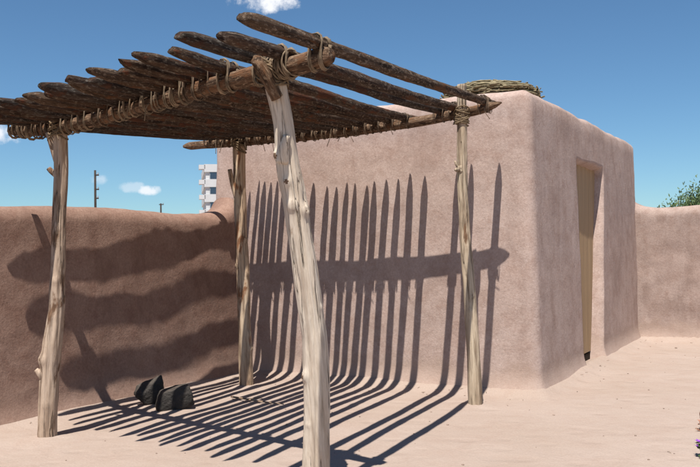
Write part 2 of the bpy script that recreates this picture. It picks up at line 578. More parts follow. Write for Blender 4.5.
# ------------------------------------------------------------------ adobe building
def build_building():
    root = empty('adobe_building', (B + C) / 2 + WD * 2.8,
                 'flat-roofed pink adobe building with a narrow recessed doorway', 'building')
    org = Vector(root.location)
    P0 = B - U * 0.53
    base = [P0, C, D, P0 + (D - C)]
    wn = Vector((-U.y, U.x, 0))                  # into the building from the long face
    top = [P0 + wn * 0.06 + U * 0.05, C + wn * 0.08 - ND * 0.08, D - ND * 0.05 + WD * 0.20, P0 + (D - C) + U * 0.05 - WD * 0.05]
    htop = [3.24, 3.30, 3.28, 3.25]
    Rc = 0.12
    nside = []
    # column parameters for each side
    params = []
    for i in range(4):
        a, b = base[i], base[(i + 1) % 4]
        L = (b - a).length - 2 * Rc
        if i == 1:
            s, st = 0.0, []
            while s < L:
                st.append(s / L)
                s += 0.022 if 1.45 < s + Rc < 3.75 else 0.055
            params.append(st + [1.0])
        else:
            n = int(L / (0.05 if i == 0 else 0.12))
            params.append([k / n for k in range(n + 1)])
    NA = 7

    def ring(cs, off):
        pts, nrm, side = [], [], []
        dirs = [(cs[(i + 1) % 4] - cs[i]).normalized() for i in range(4)]
        nr = [Vector((d.y, -d.x, 0)) for d in dirs]
        for i in range(4):
            a, b = cs[i], cs[(i + 1) % 4]
            L = (b - a).length
            p, q = a + dirs[i] * Rc, b - dirs[i] * Rc
            for t in params[i]:
                P = p.lerp(q, t)
                pts.append(P - nr[i] * off)
                nrm.append(nr[i])
                side.append((i, Rc + t * (L - 2 * Rc)))
            n1, n2 = nr[i], nr[(i + 1) % 4]
            cc = b - dirs[i] * Rc + dirs[(i + 1) % 4] * Rc - (n1 - 0 * n2) * 0 - n1 * 0
            cen = b - dirs[i] * Rc - n1 * Rc
            for k in range(1, NA):
                a_ = k / NA * math.pi / 2
                nn = (n1 * math.cos(a_) + n2 * math.sin(a_)).normalized()
                if off <= Rc:
                    pts.append(cen + nn * (Rc - off))
                else:
                    pts.append(cen - (n1 + n2) * (off - Rc))
                nrm.append(nn)
                side.append((i + 0.5, 0))
        return pts, nrm, side

    rows = []                                    # (fraction of height, extra z, offset, outward, up)
    zs = list(np.arange(-0.15, 0.3, 0.035)) + list(np.linspace(0.3, 3.10, 80))
    H0 = 3.32
    Rt = 0.13
    for z in zs:
        fl = 0.07 * max(0.0, 1 - max(z, 0) / 0.26) ** 2
        rows.append((z, -fl, 1.0, 0.0))
    for k in range(1, 7):
        a = k / 6 * math.pi / 2
        rows.append((H0 - Rt + Rt * math.sin(a), Rt * (1 - math.cos(a)), math.cos(a), math.sin(a)))
    rows.append((H0, 0.24, 0, 1))
    rows.append((H0 - 0.03, 0.32, 0, 1))
    rows.append((H0 - 0.10, 0.37, 0, 0))
    V = []
    ncol = None
    for (z, off, no, nu) in rows:
        f = max(0.0, min(1.0, z / H0))
        cs = [base[i].lerp(top[i], f) for i in range(4)]
        pts, nrm, side = ring(cs, off)
        ncol = len(pts)
        for P, n, (si, s) in zip(pts, nrm, side):
            # uneven roof line
            hh = 0.025 * nz(P.x, P.y, 0, 0.8, 31) + 0.015 * nz(P.x, P.y, 0, 2.4, 33)
            zz = z + hh * f
            q = lump(P.x, P.y, zz, 11.0, 0.22 if si == 1 else 0.38)
            dep = 0.0
            if si == 1 and no > 0.5:
                fz = max(0.0, min(1.0, zz / 2.6))
                xl = 1.96 + (1.90 - 1.96) * fz + 0.015 * nz(0, 0, zz, 2.0, 5)
                xr = 3.02 + (3.40 - 3.02) * fz + 0.02 * nz(0, 0, zz, 2.0, 8)
                dl = smooth01((s - xl) / 0.05)
                dr = smooth01((xr - s) / 0.05)
                dt = smooth01((2.70 + 0.02 * nz(s, 0, 0, 3, 3) - zz) / 0.07)
                dep = 0.28 * dl * dr * dt
            P = P + n * no * q - n * dep
            V.append((P.x - org.x, P.y - org.y, zz + nu * q))
    F = grid_faces(len(rows), ncol, True)
    wall = mesh_obj('wall', V, F, M_ADOBE, root)
    nb = (len(rows) - 1) * ncol
    # roof of packed mud inside the parapet
    ringpts = [Vector(V[nb + j]) for j in range(ncol)]
    cen = sum(ringpts, Vector()) / ncol
    RV = [tuple(p) for p in ringpts]
    for k, fz in ((1, 0.6), (2, 0.25)):
        RV += [tuple(cen.lerp(p, fz) + Vector((0, 0, 0.05 * k))) for p in ringpts]
    RV.append(tuple(cen + Vector((0, 0, 0.12))))
    RF = grid_faces(3, ncol, True)
    RF += [(2 * ncol + j, 2 * ncol + (j + 1) % ncol, 3 * ncol) for j in range(ncol)]
    mesh_obj('roof', RV, RF, M_ROOF, root)
    # door of upright boards in the recess
    door = empty('door', (0, 0, 0))
    door.parent = root
    door.location = C + WD * 2.0 - ND * 0.185 - org + Vector((0, 0, 0))
    nbd = 7
    wdt = 1.55 / nbd
    rnd = random.Random(4)
    for k in range(nbd):
        s0 = k * wdt
        z0, z1 = 0.13, 2.70
        bm = bmesh.new()
        bmesh.ops.create_cube(bm, size=1.0)
        for v in bm.verts:
            v.co = Vector((v.co.x * (wdt - 0.003), v.co.y * (0.032 + 0.004 * rnd.random()), (v.co.z + 0.5) * (z1 - z0)))
        bmesh.ops.bevel(bm, geom=bm.edges[:], offset=0.002, segments=1, affect='EDGES')
        me = bpy.data.meshes.new('board')
        bm.to_mesh(me)
        bm.free()
        me.materials.append(M_DOOR)
        o = bpy.data.objects.new('board', me)
        COL.objects.link(o)
        o.parent = door
        o.location = WD * (s0 + wdt / 2 - 0.08) + ND * (0.003 * rnd.uniform(-1, 1)) + Vector((0, 0, z0))
        o.rotation_euler = (0, 0, math.atan2(WD.y, WD.x))
    V = []
    for x in (-0.14, 1.5):
        for y in (-0.1, 0.01):
            for z in (-0.05, 0.11):
                V.append(WD * x + ND * y + Vector((0, 0, z)))
    mesh_obj('shaded_door_gap', V, [(0, 1, 3, 2), (4, 6, 7, 5), (0, 4, 5, 1), (2, 3, 7, 6), (1, 5, 7, 3), (0, 2, 6, 4)], M_GAP_SHADE, door, False)  # dark block standing in for the shade of the gap below the boards
    return root


build_building()


# ------------------------------------------------------------------ logs, posts, poles
def catmull(pts, step):
    P = [Vector(p) for p in pts]
    P = [2 * P[0] - P[1]] + P + [2 * P[-1] - P[-2]]
    out = []
    for i in range(1, len(P) - 2):
        n = max(1, int(round((P[i + 1] - P[i]).length / step)))
        for k in range(n):
            t = k / n
            a, b, c, d = P[i - 1], P[i], P[i + 1], P[i + 2]
            out.append(0.5 * ((2 * b) + (c - a) * t + (2 * a - 5 * b + 4 * c - d) * t * t + (3 * b - a - 3 * c + d) * t ** 3))
    out.append(P[-2])
    return out


def tube(V, F, path, rad, seg, seed, rough=0.06, crack=0.0, taper0=None, taper1=None, skew=None, fine=0.0, knots=()):
    """Append a closed tube along path (Vectors); rad is a function of 0..1; taper = (length, end fraction)."""
    base = len(V)
    n = len(path)
    ln = [0.0]
    for i in range(1, n):
        ln.append(ln[-1] + (path[i] - path[i - 1]).length)
    tot = ln[-1]
    ref = Vector((0, 1, 0)) if abs((path[-1] - path[0]).normalized().y) < 0.9 else Vector((1, 0, 0))
    for i, p in enumerate(path):
        tg = (path[min(i + 1, n - 1)] - path[max(i - 1, 0)]).normalized()
        e1 = tg.cross(ref).normalized()
        e2 = tg.cross(e1)
        r = rad(ln[i] / tot)
        if taper0 and ln[i] < taper0[0]:
            r *= taper0[1] + (1 - taper0[1]) * (ln[i] / taper0[0]) ** 0.8
        if taper1 and tot - ln[i] < taper1[0]:
            r *= taper1[1] + (1 - taper1[1]) * ((tot - ln[i]) / taper1[0]) ** 0.7
        for k in range(seg):
            a = 2 * math.pi * k / seg
            c, s = math.cos(a), math.sin(a)
            q = 1 + rough * nz(c * 1.1, s * 1.1, ln[i] * 2.6, 1.0, seed) + rough * 0.7 * nz(c * 2.6, s * 2.6, ln[i] * 1.2, 1.0, seed + 5)
            if fine:
                q += fine * nz(c * 3.4, s * 3.4, ln[i] * 9.0, 1.0, seed + 3) + fine * .8 * nz(c * 5.5, s * 5.5, ln[i] * 3.0, 1.0, seed + 6)
            if crack:
                g = abs(nz(c * 2.1, s * 2.1, ln[i] * 0.55, 1.0, seed + 11))
                q -= crack * max(0.0, 1 - g / 0.07)
            pt = p + (e1 * c + e2 * s) * r * q
            if skew:
                pt = pt + tg * (skew[0] * math.cos(a + skew[2]) * max(0.0, 1 - ln[i] / .12) + skew[1] * math.cos(a + skew[3]) * max(0.0, 1 - (tot - ln[i]) / .12))
            for kp, ks, ka in knots:
                dk = (pt - kp).length
                if dk < ks * 3:
                    pt = pt + (e1 * c + e2 * s) * (ka * math.exp(-(dk / ks) ** 2) - ka * .55 * math.exp(-(dk / (ks * .42)) ** 2))
            V.append(pt)
    for i in range(n - 1):
        for k in range(seg):
            a = base + i * seg + k
            b = base + i * seg + (k + 1) % seg
            F.append((a, b, b + seg, a + seg))
    for end, ring0, rev in ((path[0], base, True), (path[-1], base + (n - 1) * seg, False)):
        ci = len(V)
        V.append(end)
        for k in range(seg):
            a, b = ring0 + k, ring0 + (k + 1) % seg
            F.append((ci, b, a) if rev else (ci, a, b))


def frame_for(p0, p1):
    z = (p1 - p0).normalized()
    x = Vector((0, 1, 0)).cross(z)
    if x.length < 0.2:
        x = Vector((1, 0, 0)).cross(z)
    x.normalize()
    y = z.cross(x)
    m = Matrix((x, y, z)).transposed().to_4x4()
    m.translation = p0
    return m


def log(name, parent, tubes, mat):
    """tubes: list of dicts(path, rad, seg, seed, ...); the first sets the object's own axis."""
    p = tubes[0]['path']
    M = frame_for(Vector(p[0]), Vector(p[-1]))
    inv = M.inverted()
    V, F, allk = [], [], []
    for t in tubes:
        path = catmull(t['path'], t.get('step', 0.05))
        path = [inv @ q for q in path]
        kn = [(inv @ Vector(k[0]), k[1], k[2]) for k in t.get('knots', ())]
        allk += kn
        tube(V, F, path, t['rad'], t.get('seg', 14), t.get('seed', 0), t.get('rough', 0.06), t.get('crack', 0), t.get('taper0'), t.get('taper1'), t.get('skew'), t.get('fine', 0.0), kn)
    if allk:
        fm = []
        for f in F:
            m = sum((V[i] for i in f), Vector()) / len(f)
            fm.append(1 if any(s_ >= .03 and (m - k).length < s_ * .5 for k, s_, a_ in allk) else 0)
        o = mesh_obj(name, V, F, mat, mats=[mat, M_KNOT], fmat=fm)
    else:
        o = mesh_obj(name, V, F, mat)
    if parent is not None:
        o.parent = parent
        pm = Matrix.Translation(parent.location)
        o.matrix_basis = pm.inverted() @ M
    else:
        o.matrix_basis = M
    return o, M


def lerp_r(*vals):
    n = len(vals) - 1

    def f(t):
        i = min(n - 1, int(t * n))
        return vals[i] + (vals[i + 1] - vals[i]) * (t * n - i)
    return f


M_KNOT = simple('dark_knot', (0.16, 0.10, 0.065), 0.4, 60, 0.9, 0.15, 0.004)

RAM = empty('ramada', (-0.7, 7.3, 0), 'open log ramada of four crooked posts and dark lashed roof poles', 'ramada')


def knob(p, d, r, l, seed):
    p, d = Vector(p), Vector(d).normalized()
    return dict(path=[p - d * 0.035, p, p + d * l * 0.3, p + d * l * 0.7], rad=lerp_r(r * 1.05, r * 1.15, r * .95, r * 0.6), seg=12, seed=seed, rough=0.45, step=0.012)


POST_NC = [(-0.252, 5.403, -0.12), (-0.248, 5.385, 0.151), (-0.237, 5.341, 0.603), (-0.241, 5.309, 0.936), (-0.257, 5.29, 1.135), (-0.291, 5.262, 1.418),
           (-0.347, 5.218, 1.867), (-0.393, 5.191, 2.144), (-0.42, 5.165, 2.412), (-0.462, 5.141, 2.64), (-0.47, 5.135, 2.71)]
POST_FL = [(-2.648, 6.999, -0.12), (-2.633, 6.996, 0.155), (-2.62, 6.99, 0.449), (-2.585, 6.984, 0.786), (-2.545, 6.977, 1.114), (-2.538, 6.973, 1.304),
           (-2.52, 6.967, 1.649), (-2.506, 6.959, 2.02), (-2.488, 6.953, 2.34), (-2.489, 6.949, 2.573), (-2.492, 6.947, 2.66)]
POST_BL = [(-1.249, 9.51, -0.12), (-1.248, 9.521, 0.187), (-1.262, 9.537, 0.632), (-1.275, 9.562, 1.315), (-1.3, 9.586, 1.993), (-1.308, 9.602, 2.435),
           (-1.312, 9.614, 2.759), (-1.311, 9.617, 2.86)]
POST_R = [(1.236, 8.12, -0.12), (1.228, 8.139, 0.359), (1.217, 8.154, 0.749), (1.198, 8.172, 1.253), (1.175, 8.185, 1.597), (1.157, 8.206, 2.148),
          (1.151, 8.20, 2.507), (1.156, 8.185, 2.816), (1.157, 8.18, 3.053), (1.162, 8.18, 3.25)]

post_nc, _ = log('post', RAM, [
    dict(path=POST_NC, rad=lerp_r(.094, .090, .088, .086, .082, .082, .078, .076, .064, .068), seg=64, seed=2, rough=0.09, fine=.03, crack=0.17, step=0.012,
         knots=[((-0.47, 5.13, 2.20), .034, .030), ((-0.40, 5.12, 2.03), .030, .016), ((-0.365, 5.15, 1.88), .036, .022), ((-0.285, 5.185, 1.85), .034, .026),
                ((-0.325, 5.27, 0.77), .034, .026), ((-0.225, 5.27, .93), .018, .008), ((-0.20, 5.25, 1.22), .018, .008), ((-0.29, 5.29, .45), .018, .007)]),
    dict(path=[(-0.42, 5.14, 2.16), (-0.408, 5.10, 2.25), (-0.39, 5.085, 2.32)], rad=lerp_r(.045, .030, .018), seg=12, seed=3, rough=0.3, step=0.02)], M_POST_PALE)
fork, _ = log('fork_tine', RAM, [dict(path=[(-0.45, 5.09, 2.56), (-0.51, 5.03, 2.68), (-0.57, 4.995, 2.785)], rad=lerp_r(.042, .042, .042, .038), seg=16, seed=9, rough=.22, fine=.08, crack=.15, step=.025, skew=(.0, .03, 0, 1.2))], M_BEAM)
post_nc['label'] = 'thick pale peeled post leaning left, nearest the camera'
post_fl, _ = log('post', RAM, [
    dict(path=POST_FL, rad=lerp_r(.084, .080, .082, .082, .068, .062, .060, .058, .056, .060), seg=42, seed=12, rough=0.12, fine=.05, crack=0.15, step=0.024,
         knots=[((-2.66, 6.935, 0.68), .045, .035), ((-2.56, 6.91, 1.05), .024, .010), ((-2.53, 6.90, 1.36), .028, .014), ((-2.51, 6.90, 1.83), .022, .008), ((-2.62, 6.915, .30), .024, .010)]),
    dict(path=[(-2.62, 6.97, 0.50), (-2.68, 6.955, 0.56), (-2.715, 6.95, 0.60)], rad=lerp_r(.052, .034, .018), seg=12, seed=3, rough=.35, step=.015),
    dict(path=[(-2.50, 6.95, 2.25), (-2.56, 6.94, 2.295), (-2.59, 6.935, 2.33)], rad=lerp_r(.034, .024, .02), seg=10, seed=5, rough=.3, step=.015),
    dict(path=[(-2.50, 6.95, 2.36), (-2.55, 6.96, 2.50), (-2.60, 6.97, 2.64)], rad=lerp_r(.04, .034, .028), seg=11, seed=8, rough=.1)], M_POST_GREY)
post_fl['label'] = 'grey knotted post at the left, in front of the brown wall'
post_bl, _ = log('post', RAM, [
    dict(path=POST_BL, rad=lerp_r(.088, .080, .075, .078, .074, .072, .072), seg=38, seed=22, rough=0.12, fine=.05, crack=0.13, step=0.026,
         knots=[((-1.20, 9.50, 1.32), .030, .030), ((-1.34, 9.52, 1.42), .028, .026), ((-1.185, 9.50, .44), .030, .032), ((-1.19, 9.50, .62), .026, .026),
                ((-1.20, 9.50, .95), .024, .022), ((-1.22, 9.53, 1.72), .024, .022), ((-1.33, 9.50, .80), .024, .020), ((-1.31, 9.50, 1.05), .022, .016)]),
    dict(path=[(-1.31, 9.57, 2.14), (-1.384, 9.57, 2.375), (-1.42, 9.57, 2.56)], rad=lerp_r(.04, .032, .026), seg=11, seed=6, rough=.1)], M_POST_RED)
post_bl['label'] = 'tan post with a side branch in the far corner by the brown wall'
post_r, _ = log('post', RAM, [
    dict(path=POST_R, rad=lerp_r(.074, .070, .066, .062, .060, .056, .054, .052, .050, .046), seg=40, seed=32, rough=0.10, fine=.05, crack=0.2, step=0.026,
         knots=[((1.17, 8.12, 1.6), .022, .010), ((1.20, 8.10, .95), .024, .010)]),
    dict(path=[(1.14, 8.18, 2.41), (1.095, 8.155, 2.385), (1.075, 8.145, 2.37)], rad=lerp_r(.03, .02, .015), seg=10, seed=3, rough=.3, step=.015),
    dict(path=[(1.14, 8.18, 2.36), (1.09, 8.155, 2.42), (1.07, 8.15, 2.47)], rad=lerp_r(.026, .016, .011), seg=10, seed=4, rough=.3, step=.015)], M_POST_TAN)
post_r['label'] = 'slim tan post at the right whose tip rises above the beam'

FRONT_BEAM = [(-3.185, 7.567, 2.751), (-2.755, 7.182, 2.698), (-2.517, 6.969, 2.68), (-2.127, 6.621, 2.68), (-1.795, 6.323, 2.699), (-1.492, 6.052, 2.709),
              (-1.213, 5.802, 2.725), (-0.973, 5.588, 2.737), (-0.812, 5.444, 2.739), (-0.607, 5.26, 2.745), (-0.464, 5.132, 2.747), (-0.295, 4.981, 2.748), (-0.100, 4.806, 2.758)]
BACK_BEAM = [(-2.097, 10.058, 2.898), (-1.695, 9.833, 2.889), (-1.324, 9.625, 2.881), (-0.919, 9.398, 2.88), (-0.556, 9.195, 2.87), (-0.095, 8.937, 2.873),
             (0.341, 8.694, 2.886), (0.652, 8.519, 2.898), (0.952, 8.352, 2.92), (1.155, 8.238, 2.94), (1.334, 8.138, 2.962), (1.518, 8.035, 3.002)]
BACK_BEAM = [(x + 0.512 * .05, y + .859 * .05, z + .012 + .03 * k / 11) for k, (x, y, z) in enumerate(BACK_BEAM)]
beam_f, _ = log('beam', RAM, [dict(path=FRONT_BEAM, rad=lerp_r(.05, .056, .058, .054, .056, .062, .064), seg=20, seed=41, rough=.14, fine=.06, crack=.1, taper0=(.08, .55), taper1=(.06, .7))], M_BEAM)
beam_b, _ = log('beam', RAM, [dict(path=BACK_BEAM, rad=lerp_r(.048, .054, .056, .054, .056, .055, .050), seg=18, seed=47, rough=.14, fine=.06, crack=.1, taper0=(.1, .4), taper1=(.16, .15))], M_BEAM)

POLES = [  # over the front beam, over the back beam, overhang in front
    ((-0.168, 4.866, 2.84), (1.371, 8.117, 3.067), 0.87), ((-0.392, 5.068, 2.825), (1.097, 8.27, 3.031), 0.72),
    ((-0.542, 5.202, 2.826), (0.952, 8.352, 3.015), 0.87), ((-0.812, 5.444, 2.829), (0.601, 8.548, 2.981), 0.62),
    ((-0.973, 5.588, 2.827), (0.446, 8.635, 2.975), 0.73), ((-1.099, 5.701, 2.821), (0.298, 8.717, 2.97), 0.73),
    ((-1.213, 5.802, 2.815), (0.158, 8.796, 2.965), 0.62), ((-1.349, 5.925, 2.807), (0.027, 8.869, 2.961), 0.75),
    ((-1.472, 6.035, 2.8), (-0.073, 8.925, 2.958), 0.66), ((-1.58, 6.131, 2.796), (-0.208, 9.001, 2.957), 0.74),
    ((-1.671, 6.212, 2.793), (-0.311, 9.058, 2.957), 0.68), ((-1.785, 6.314, 2.79), (-0.438, 9.129, 2.956), 0.78),
    ((-1.903, 6.419, 2.783), (-0.556, 9.195, 2.955), 0.66), ((-2.013, 6.518, 2.777), (-0.712, 9.283, 2.959), 0.76),
    ((-2.174, 6.662, 2.77), (-0.868, 9.37, 2.964), 0.70), ((-2.317, 6.79, 2.77), (-0.987, 9.437, 2.965), 0.77),
    ((-2.455, 6.915, 2.77), (-1.125, 9.513, 2.965), 0.76), ((-2.575, 7.022, 2.772), (-1.225, 9.57, 2.966), 0.74),
    ((-2.70, 7.132, 2.778), (-1.318, 9.62, 2.967), 0.68), ((-2.825, 7.243, 2.788), (-1.41, 9.672, 2.968), 0.66),
    ((-2.95, 7.357, 2.80), (-1.51, 9.73, 2.965), 0.43), ((-3.035, 7.432, 2.81), (-1.61, 9.785, 2.968), 0.585),
    ((-3.098, 7.488, 2.82), (-1.705, 9.84, 2.97), 0.53)]
BACK_OVER = [.40, .42, .40, .40, .42, .40, .40, .40, .38, .40, .41, .39, .40, .42, .44, .42, .43, .44, .44, .45, .46, .40, .40]


def lashing(parent, PM, pt, bdir, pdir, rb, rp, drop, seed, mat, strands=4):
    """Hide strips wound over a pole and under its beam; pt is the pole axis above the beam."""
    rnd = random.Random(seed)
    V, F = [], []
    inv = PM.inverted()
    c = Vector(pt)
    up = Vector((0, 0, 1))
    bd = (bdir - up * bdir.z).normalized()
    pd = (pdir - up * pdir.z).normalized()
    for s in range(strands):
        t = 0.001 + 0.005 * (s % 3) + rnd.uniform(0, .003)
        wp, wb = rp + t, rb * 0.97 + t
        o1, o2 = rnd.uniform(.80, 1.02), rnd.uniform(.8, 1.1)
        j1, j2 = rnd.uniform(-.012, .012), rnd.uniform(-.012, .012)
        path = []
        for sgn in (1, -1):
            for k in range(6):                       # over the pole
                a = math.pi * k / 5
                path.append(c + bd * (math.cos(a) * wp * sgn) + pd * (rb * o1 * sgn + j1) + up * (math.sin(a) * wp))
            for k in range(6):                       # under the beam
                a = math.pi * k / 5
                path.append(c - up * drop - bd * (wp * o2 * .9 * sgn + j2) + pd * (math.cos(a) * wb * sgn) - up * (math.sin(a) * wb))
        path.append(path[0])
        r0 = rnd.uniform(.0034, .0056)
        tube(V, F, [inv @ q for q in catmull(path, .03)], lambda t: r0, 6, seed + s, 0.35)
    if rnd.random() < 0.22:                       # a loose end hanging down
        q0 = c - up * drop + bdir * 0.03 - pdir * (rb + .01)
        q = [q0, q0 + Vector((rnd.uniform(-.02, .02), -.01, -.05)), q0 + Vector((rnd.uniform(-.05, .05), -.02, -rnd.uniform(.09, .16)))]
        tube(V, F, [inv @ p for p in catmull(q, .02)], lambda t: 0.004, 5, seed, 0.2)
    o = mesh_obj('lashing', V, F, mat, parent)
    return o


def beam_dir(beam, p):
    best, bd = None, 1e9
    for a, b in zip(beam[:-1], beam[1:]):
        m = (Vector(a) + Vector(b)) / 2
        if (m - Vector(p)).length < bd:
            bd, best = (m - Vector(p)).length, (Vector(b) - Vector(a)).normalized()
    return best


rnd = random.Random(77)
for i, (pf, pb, ov) in enumerate(POLES):
    pf, pb = Vector(pf), Vector(pb)
    d = (pb - pf).normalized()
    side = d.cross(Vector((0, 0, 1))).normalized()
    p0, p1 = pf - d * ov, pb + d * (BACK_OVER[i] + 0.085)
    r = (0.045, 0.046, 0.045)[i] if i < 3 else (rnd.uniform(0.044, 0.052) if i < 20 else 0.0325)
    k1, k2 = rnd.uniform(-.022, .022), rnd.uniform(-.022, .022)
    path = [p0 + Vector((0, 0, rnd.uniform(-.01, .03))) + side * rnd.uniform(-.02, .02), pf - d * ov * .4, pf, pf.lerp(pb, .33) + side * k1 + Vector((0, 0, rnd.uniform(-.018, .012))),
            pf.lerp(pb, .66) + side * k2 + Vector((0, 0, rnd.uniform(-.018, .012))), pb, p1 + side * rnd.uniform(-.015, .015)]
    rr = lerp_r(r * .94, r * rnd.uniform(.92, 1.04), r, r * rnd.uniform(.9, 1.08), r * .92, r * rnd.uniform(.84, .95))
    o, PM = log('pole', RAM, [dict(path=path, rad=rr, seg=18, seed=100 + i * 3.7, rough=.11 if i < 3 else .18, crack=.14, fine=.055 if i < 3 else .10, step=.025, skew=(rnd.uniform(.015, .04), .01, rnd.uniform(0, 6.3), 1.0), taper0=(rnd.uniform(.12, .26), rnd.uniform(.38, .65)), taper1=(rnd.uniform(.08, .16), .3))],
              M_POLES[(2, 0, 1)[i]] if i < 3 else M_POLES[rnd.randrange(4)])
    lashing(o, PM, pf, beam_dir(FRONT_BEAM, pf), d, 0.058, r, 0.05 + r, 300 + i, M_RAWHIDE if i < 4 or rnd.random() < .4 else M_RAWHIDE_DARK, 6 if i < 4 else rnd.choice([1, 2, 3, 3, 4, 5]))
    lashing(o, PM, pb, beam_dir(BACK_BEAM, pb), d, 0.052, r, 0.022 + r, 400 + i, M_RAWHIDE if rnd.random() < .4 else M_RAWHIDE_DARK, rnd.choice([1, 2, 3, 4]))


def wraps(parent, center, axis, r, n, spread, seed, mat, rt=0.011, tilt=0.15):
    rnd = random.Random(seed)
    V, F = [], []
    inv = parent.matrix_basis.inverted() @ Matrix.Translation(RAM.location).inverted()
    ax = Vector(axis).normalized()
    e1 = ax.orthogonal().normalized()
    e2 = ax.cross(e1)
    for k in range(n):
        c = Vector(center) + ax * (spread * (k / (max(1, n - 1)) - .5))
        t1, t2 = rnd.uniform(-tilt, tilt), rnd.uniform(-tilt, tilt)
        rr = r * rnd.uniform(.97, 1.08)
        path = []
        for j in range(21):
            a = 2 * math.pi * j / 20
            path.append(c + (e1 * math.cos(a) + e2 * math.sin(a)) * rr + ax * rr * (t1 * math.cos(a) + t2 * math.sin(a)))
        tube(V, F, [inv @ q for q in path], lambda t: rt, 6, seed + k, .2)
    return mesh_obj('lashing', V, F, mat, parent)


wraps(post_nc, (-0.475, 5.125, 2.735), (0.15, -.1, 1), 0.098, 10, .10, 5, M_ROPE, .007, .6)
wraps(post_nc, (-0.40, 5.06, 2.755), (0.742, -.667, 0.05), 0.082, 12, .16, 8, M_RAWHIDE, .006, .35)
wraps(post_fl, (-2.50, 6.95, 2.665), (0.1, 0, 1), 0.08, 8, .08, 15, M_ROPE, .007, .6)
wraps(post_bl, (-1.311, 9.617, 2.85), (0.1, 0, 1), 0.088, 8, .08, 25, M_ROPE, .007, .6)
wraps(post_r, (1.155, 8.20, 2.93), (0.05, 0, 1), 0.074, 12, .11, 35, M_ROPE, .007, .6)
wraps(post_r, (1.16, 8.21, 2.87), (0.0, 0, 1), 0.060, 4, .05, 36, M_ROPE, .007, .2)


# ------------------------------------------------------------------ stones on the ground
def rock(name, label, loc, size, rot, seed, cuts, sub=4):
    bm = bmesh.new()
    bmesh.ops.create_icosphere(bm, subdivisions=sub, radius=1.0)
    rnd = random.Random(seed)
    planes = []
    for n, dd in cuts:
        planes.append((Vector(n).normalized(), dd))
    for _ in range(6):
        v = Vector((rnd.uniform(-1, 1), rnd.uniform(-1, 1), rnd.uniform(-1, 1))).normalized()
        planes.append((v, rnd.uniform(.75, .95)))
    for v in bm.verts:
        p = v.co.copy()
        for n, dd in planes:
            h = p.dot(n) - dd
            if h > 0:
                p -= n * h * 0.80
        q = 0.07 * nz(p.x, p.y, p.z, 2.2, seed) + 0.04 * nz(p.x, p.y, p.z, 6.0, seed) + .015 * nz(p.x, p.y, p.z, 17.0, seed)
        p *= 1 + q
        v.co = Vector((p.x * size[0], p.y * size[1], p.z * size[2]))
    me = bpy.data.meshes.new(name)
    bm.to_mesh(me)
    bm.free()
    me.materials.append(M_ROCK)
    o = bpy.data.objects.new(name, me)
    COL.objects.link(o)
    me.polygons.foreach_set('use_smooth', [True] * len(me.polygons))
    o.rotation_euler = rot
    o.location = loc
    bpy.context.view_layer.update()
    zmin = min((o.matrix_world @ v.co).z for v in me.vertices)
    o.location.z += -0.02 - zmin
    tag(o, label, 'rock')
    return o


rock('rock', 'larger blocky black rock on the ground, in front of the other rock', (-1.80, 8.20, 0.15), (0.25, 0.20, 0.165), (0.08, -0.2, 0.45), 3,
     [((0, .15, 1), .50), ((1, -.1, .05), .62), ((-.25, -1, .1), .55), ((-1, .1, .35), .62), ((0, 0, -1), .6), ((.1, 1, 0), .6)])
rock('rock', 'smaller pointed black rock leaning behind the larger one', (-2.07, 8.42, 0.15), (0.19, 0.15, 0.19), (0.4, 0.4, 0.35), 8,
     [((.25, -.85, .5), .36), ((-.8, -.2, .7), .5), ((.9, .1, .5), .5), ((-.2, .9, .2), .5), ((0, 0, -1), .55)])

tw, _ = log('twig', None, [dict(path=[(-1.30, 8.70, 0.026), (-1.12, 8.53, 0.03), (-0.95, 8.40, 0.026), (-0.70, 8.22, 0.028)], rad=lerp_r(.011, .010, .008, .005), seg=7, seed=4, rough=.2),
                           dict(path=[(-1.12, 8.53, 0.03), (-1.00, 8.52, 0.04), (-0.93, 8.53, 0.03)], rad=lerp_r(.006, .004, .003), seg=6, seed=5)], M_TWIG)
tag(tw, 'thin dry twig lying across the striped shadows', 'twig')

# loose pebbles nobody could count
V, F = [], []
rnd = random.Random(12)
ico = bmesh.new()
bmesh.ops.create_icosphere(ico, subdivisions=1, radius=1.0)
iv = [v.co.copy() for v in ico.verts]
jf = [tuple(v.index for v in f.verts) for f in ico.faces]
ico.free()
for k in range(260):
    x, y = rnd.uniform(-3.0, 6.5), rnd.uniform(4.6, 13.0)
    # keep inside the yard
    P = Vector((x, y, 0))
    if (P - B).dot(UL) < 0.12 or ((P - C).dot(Vector((-U.y, U.x, 0))) > -0.06 and (P - C).dot(ND) < 0.08) or (P - D).dot(Vector((UE.y, -UE.x, 0))) < 0.12:
        continue
    s = rnd.choice([.005, .006, .008, .008, .012]) * rnd.uniform(.8, 1.3)
    if k % 60 == 0:
        s = 0.02
    b = len(V)
    z = ground_z(x, y)
    for v in iv:
        V.append((x + v.x * s * rnd.uniform(.8, 1.3), y + v.y * s * rnd.uniform(.8, 1.3), z + (v.z + .4) * s * .7))
    F += [tuple(b + q for q in f) for f in jf]
peb = mesh_obj('pebbles', V, F, M_PEBBLE, None, False)
peb['kind'] = 'stuff'
tag(peb, 'scattered small brown pebbles on the pale earth', 'pebbles')

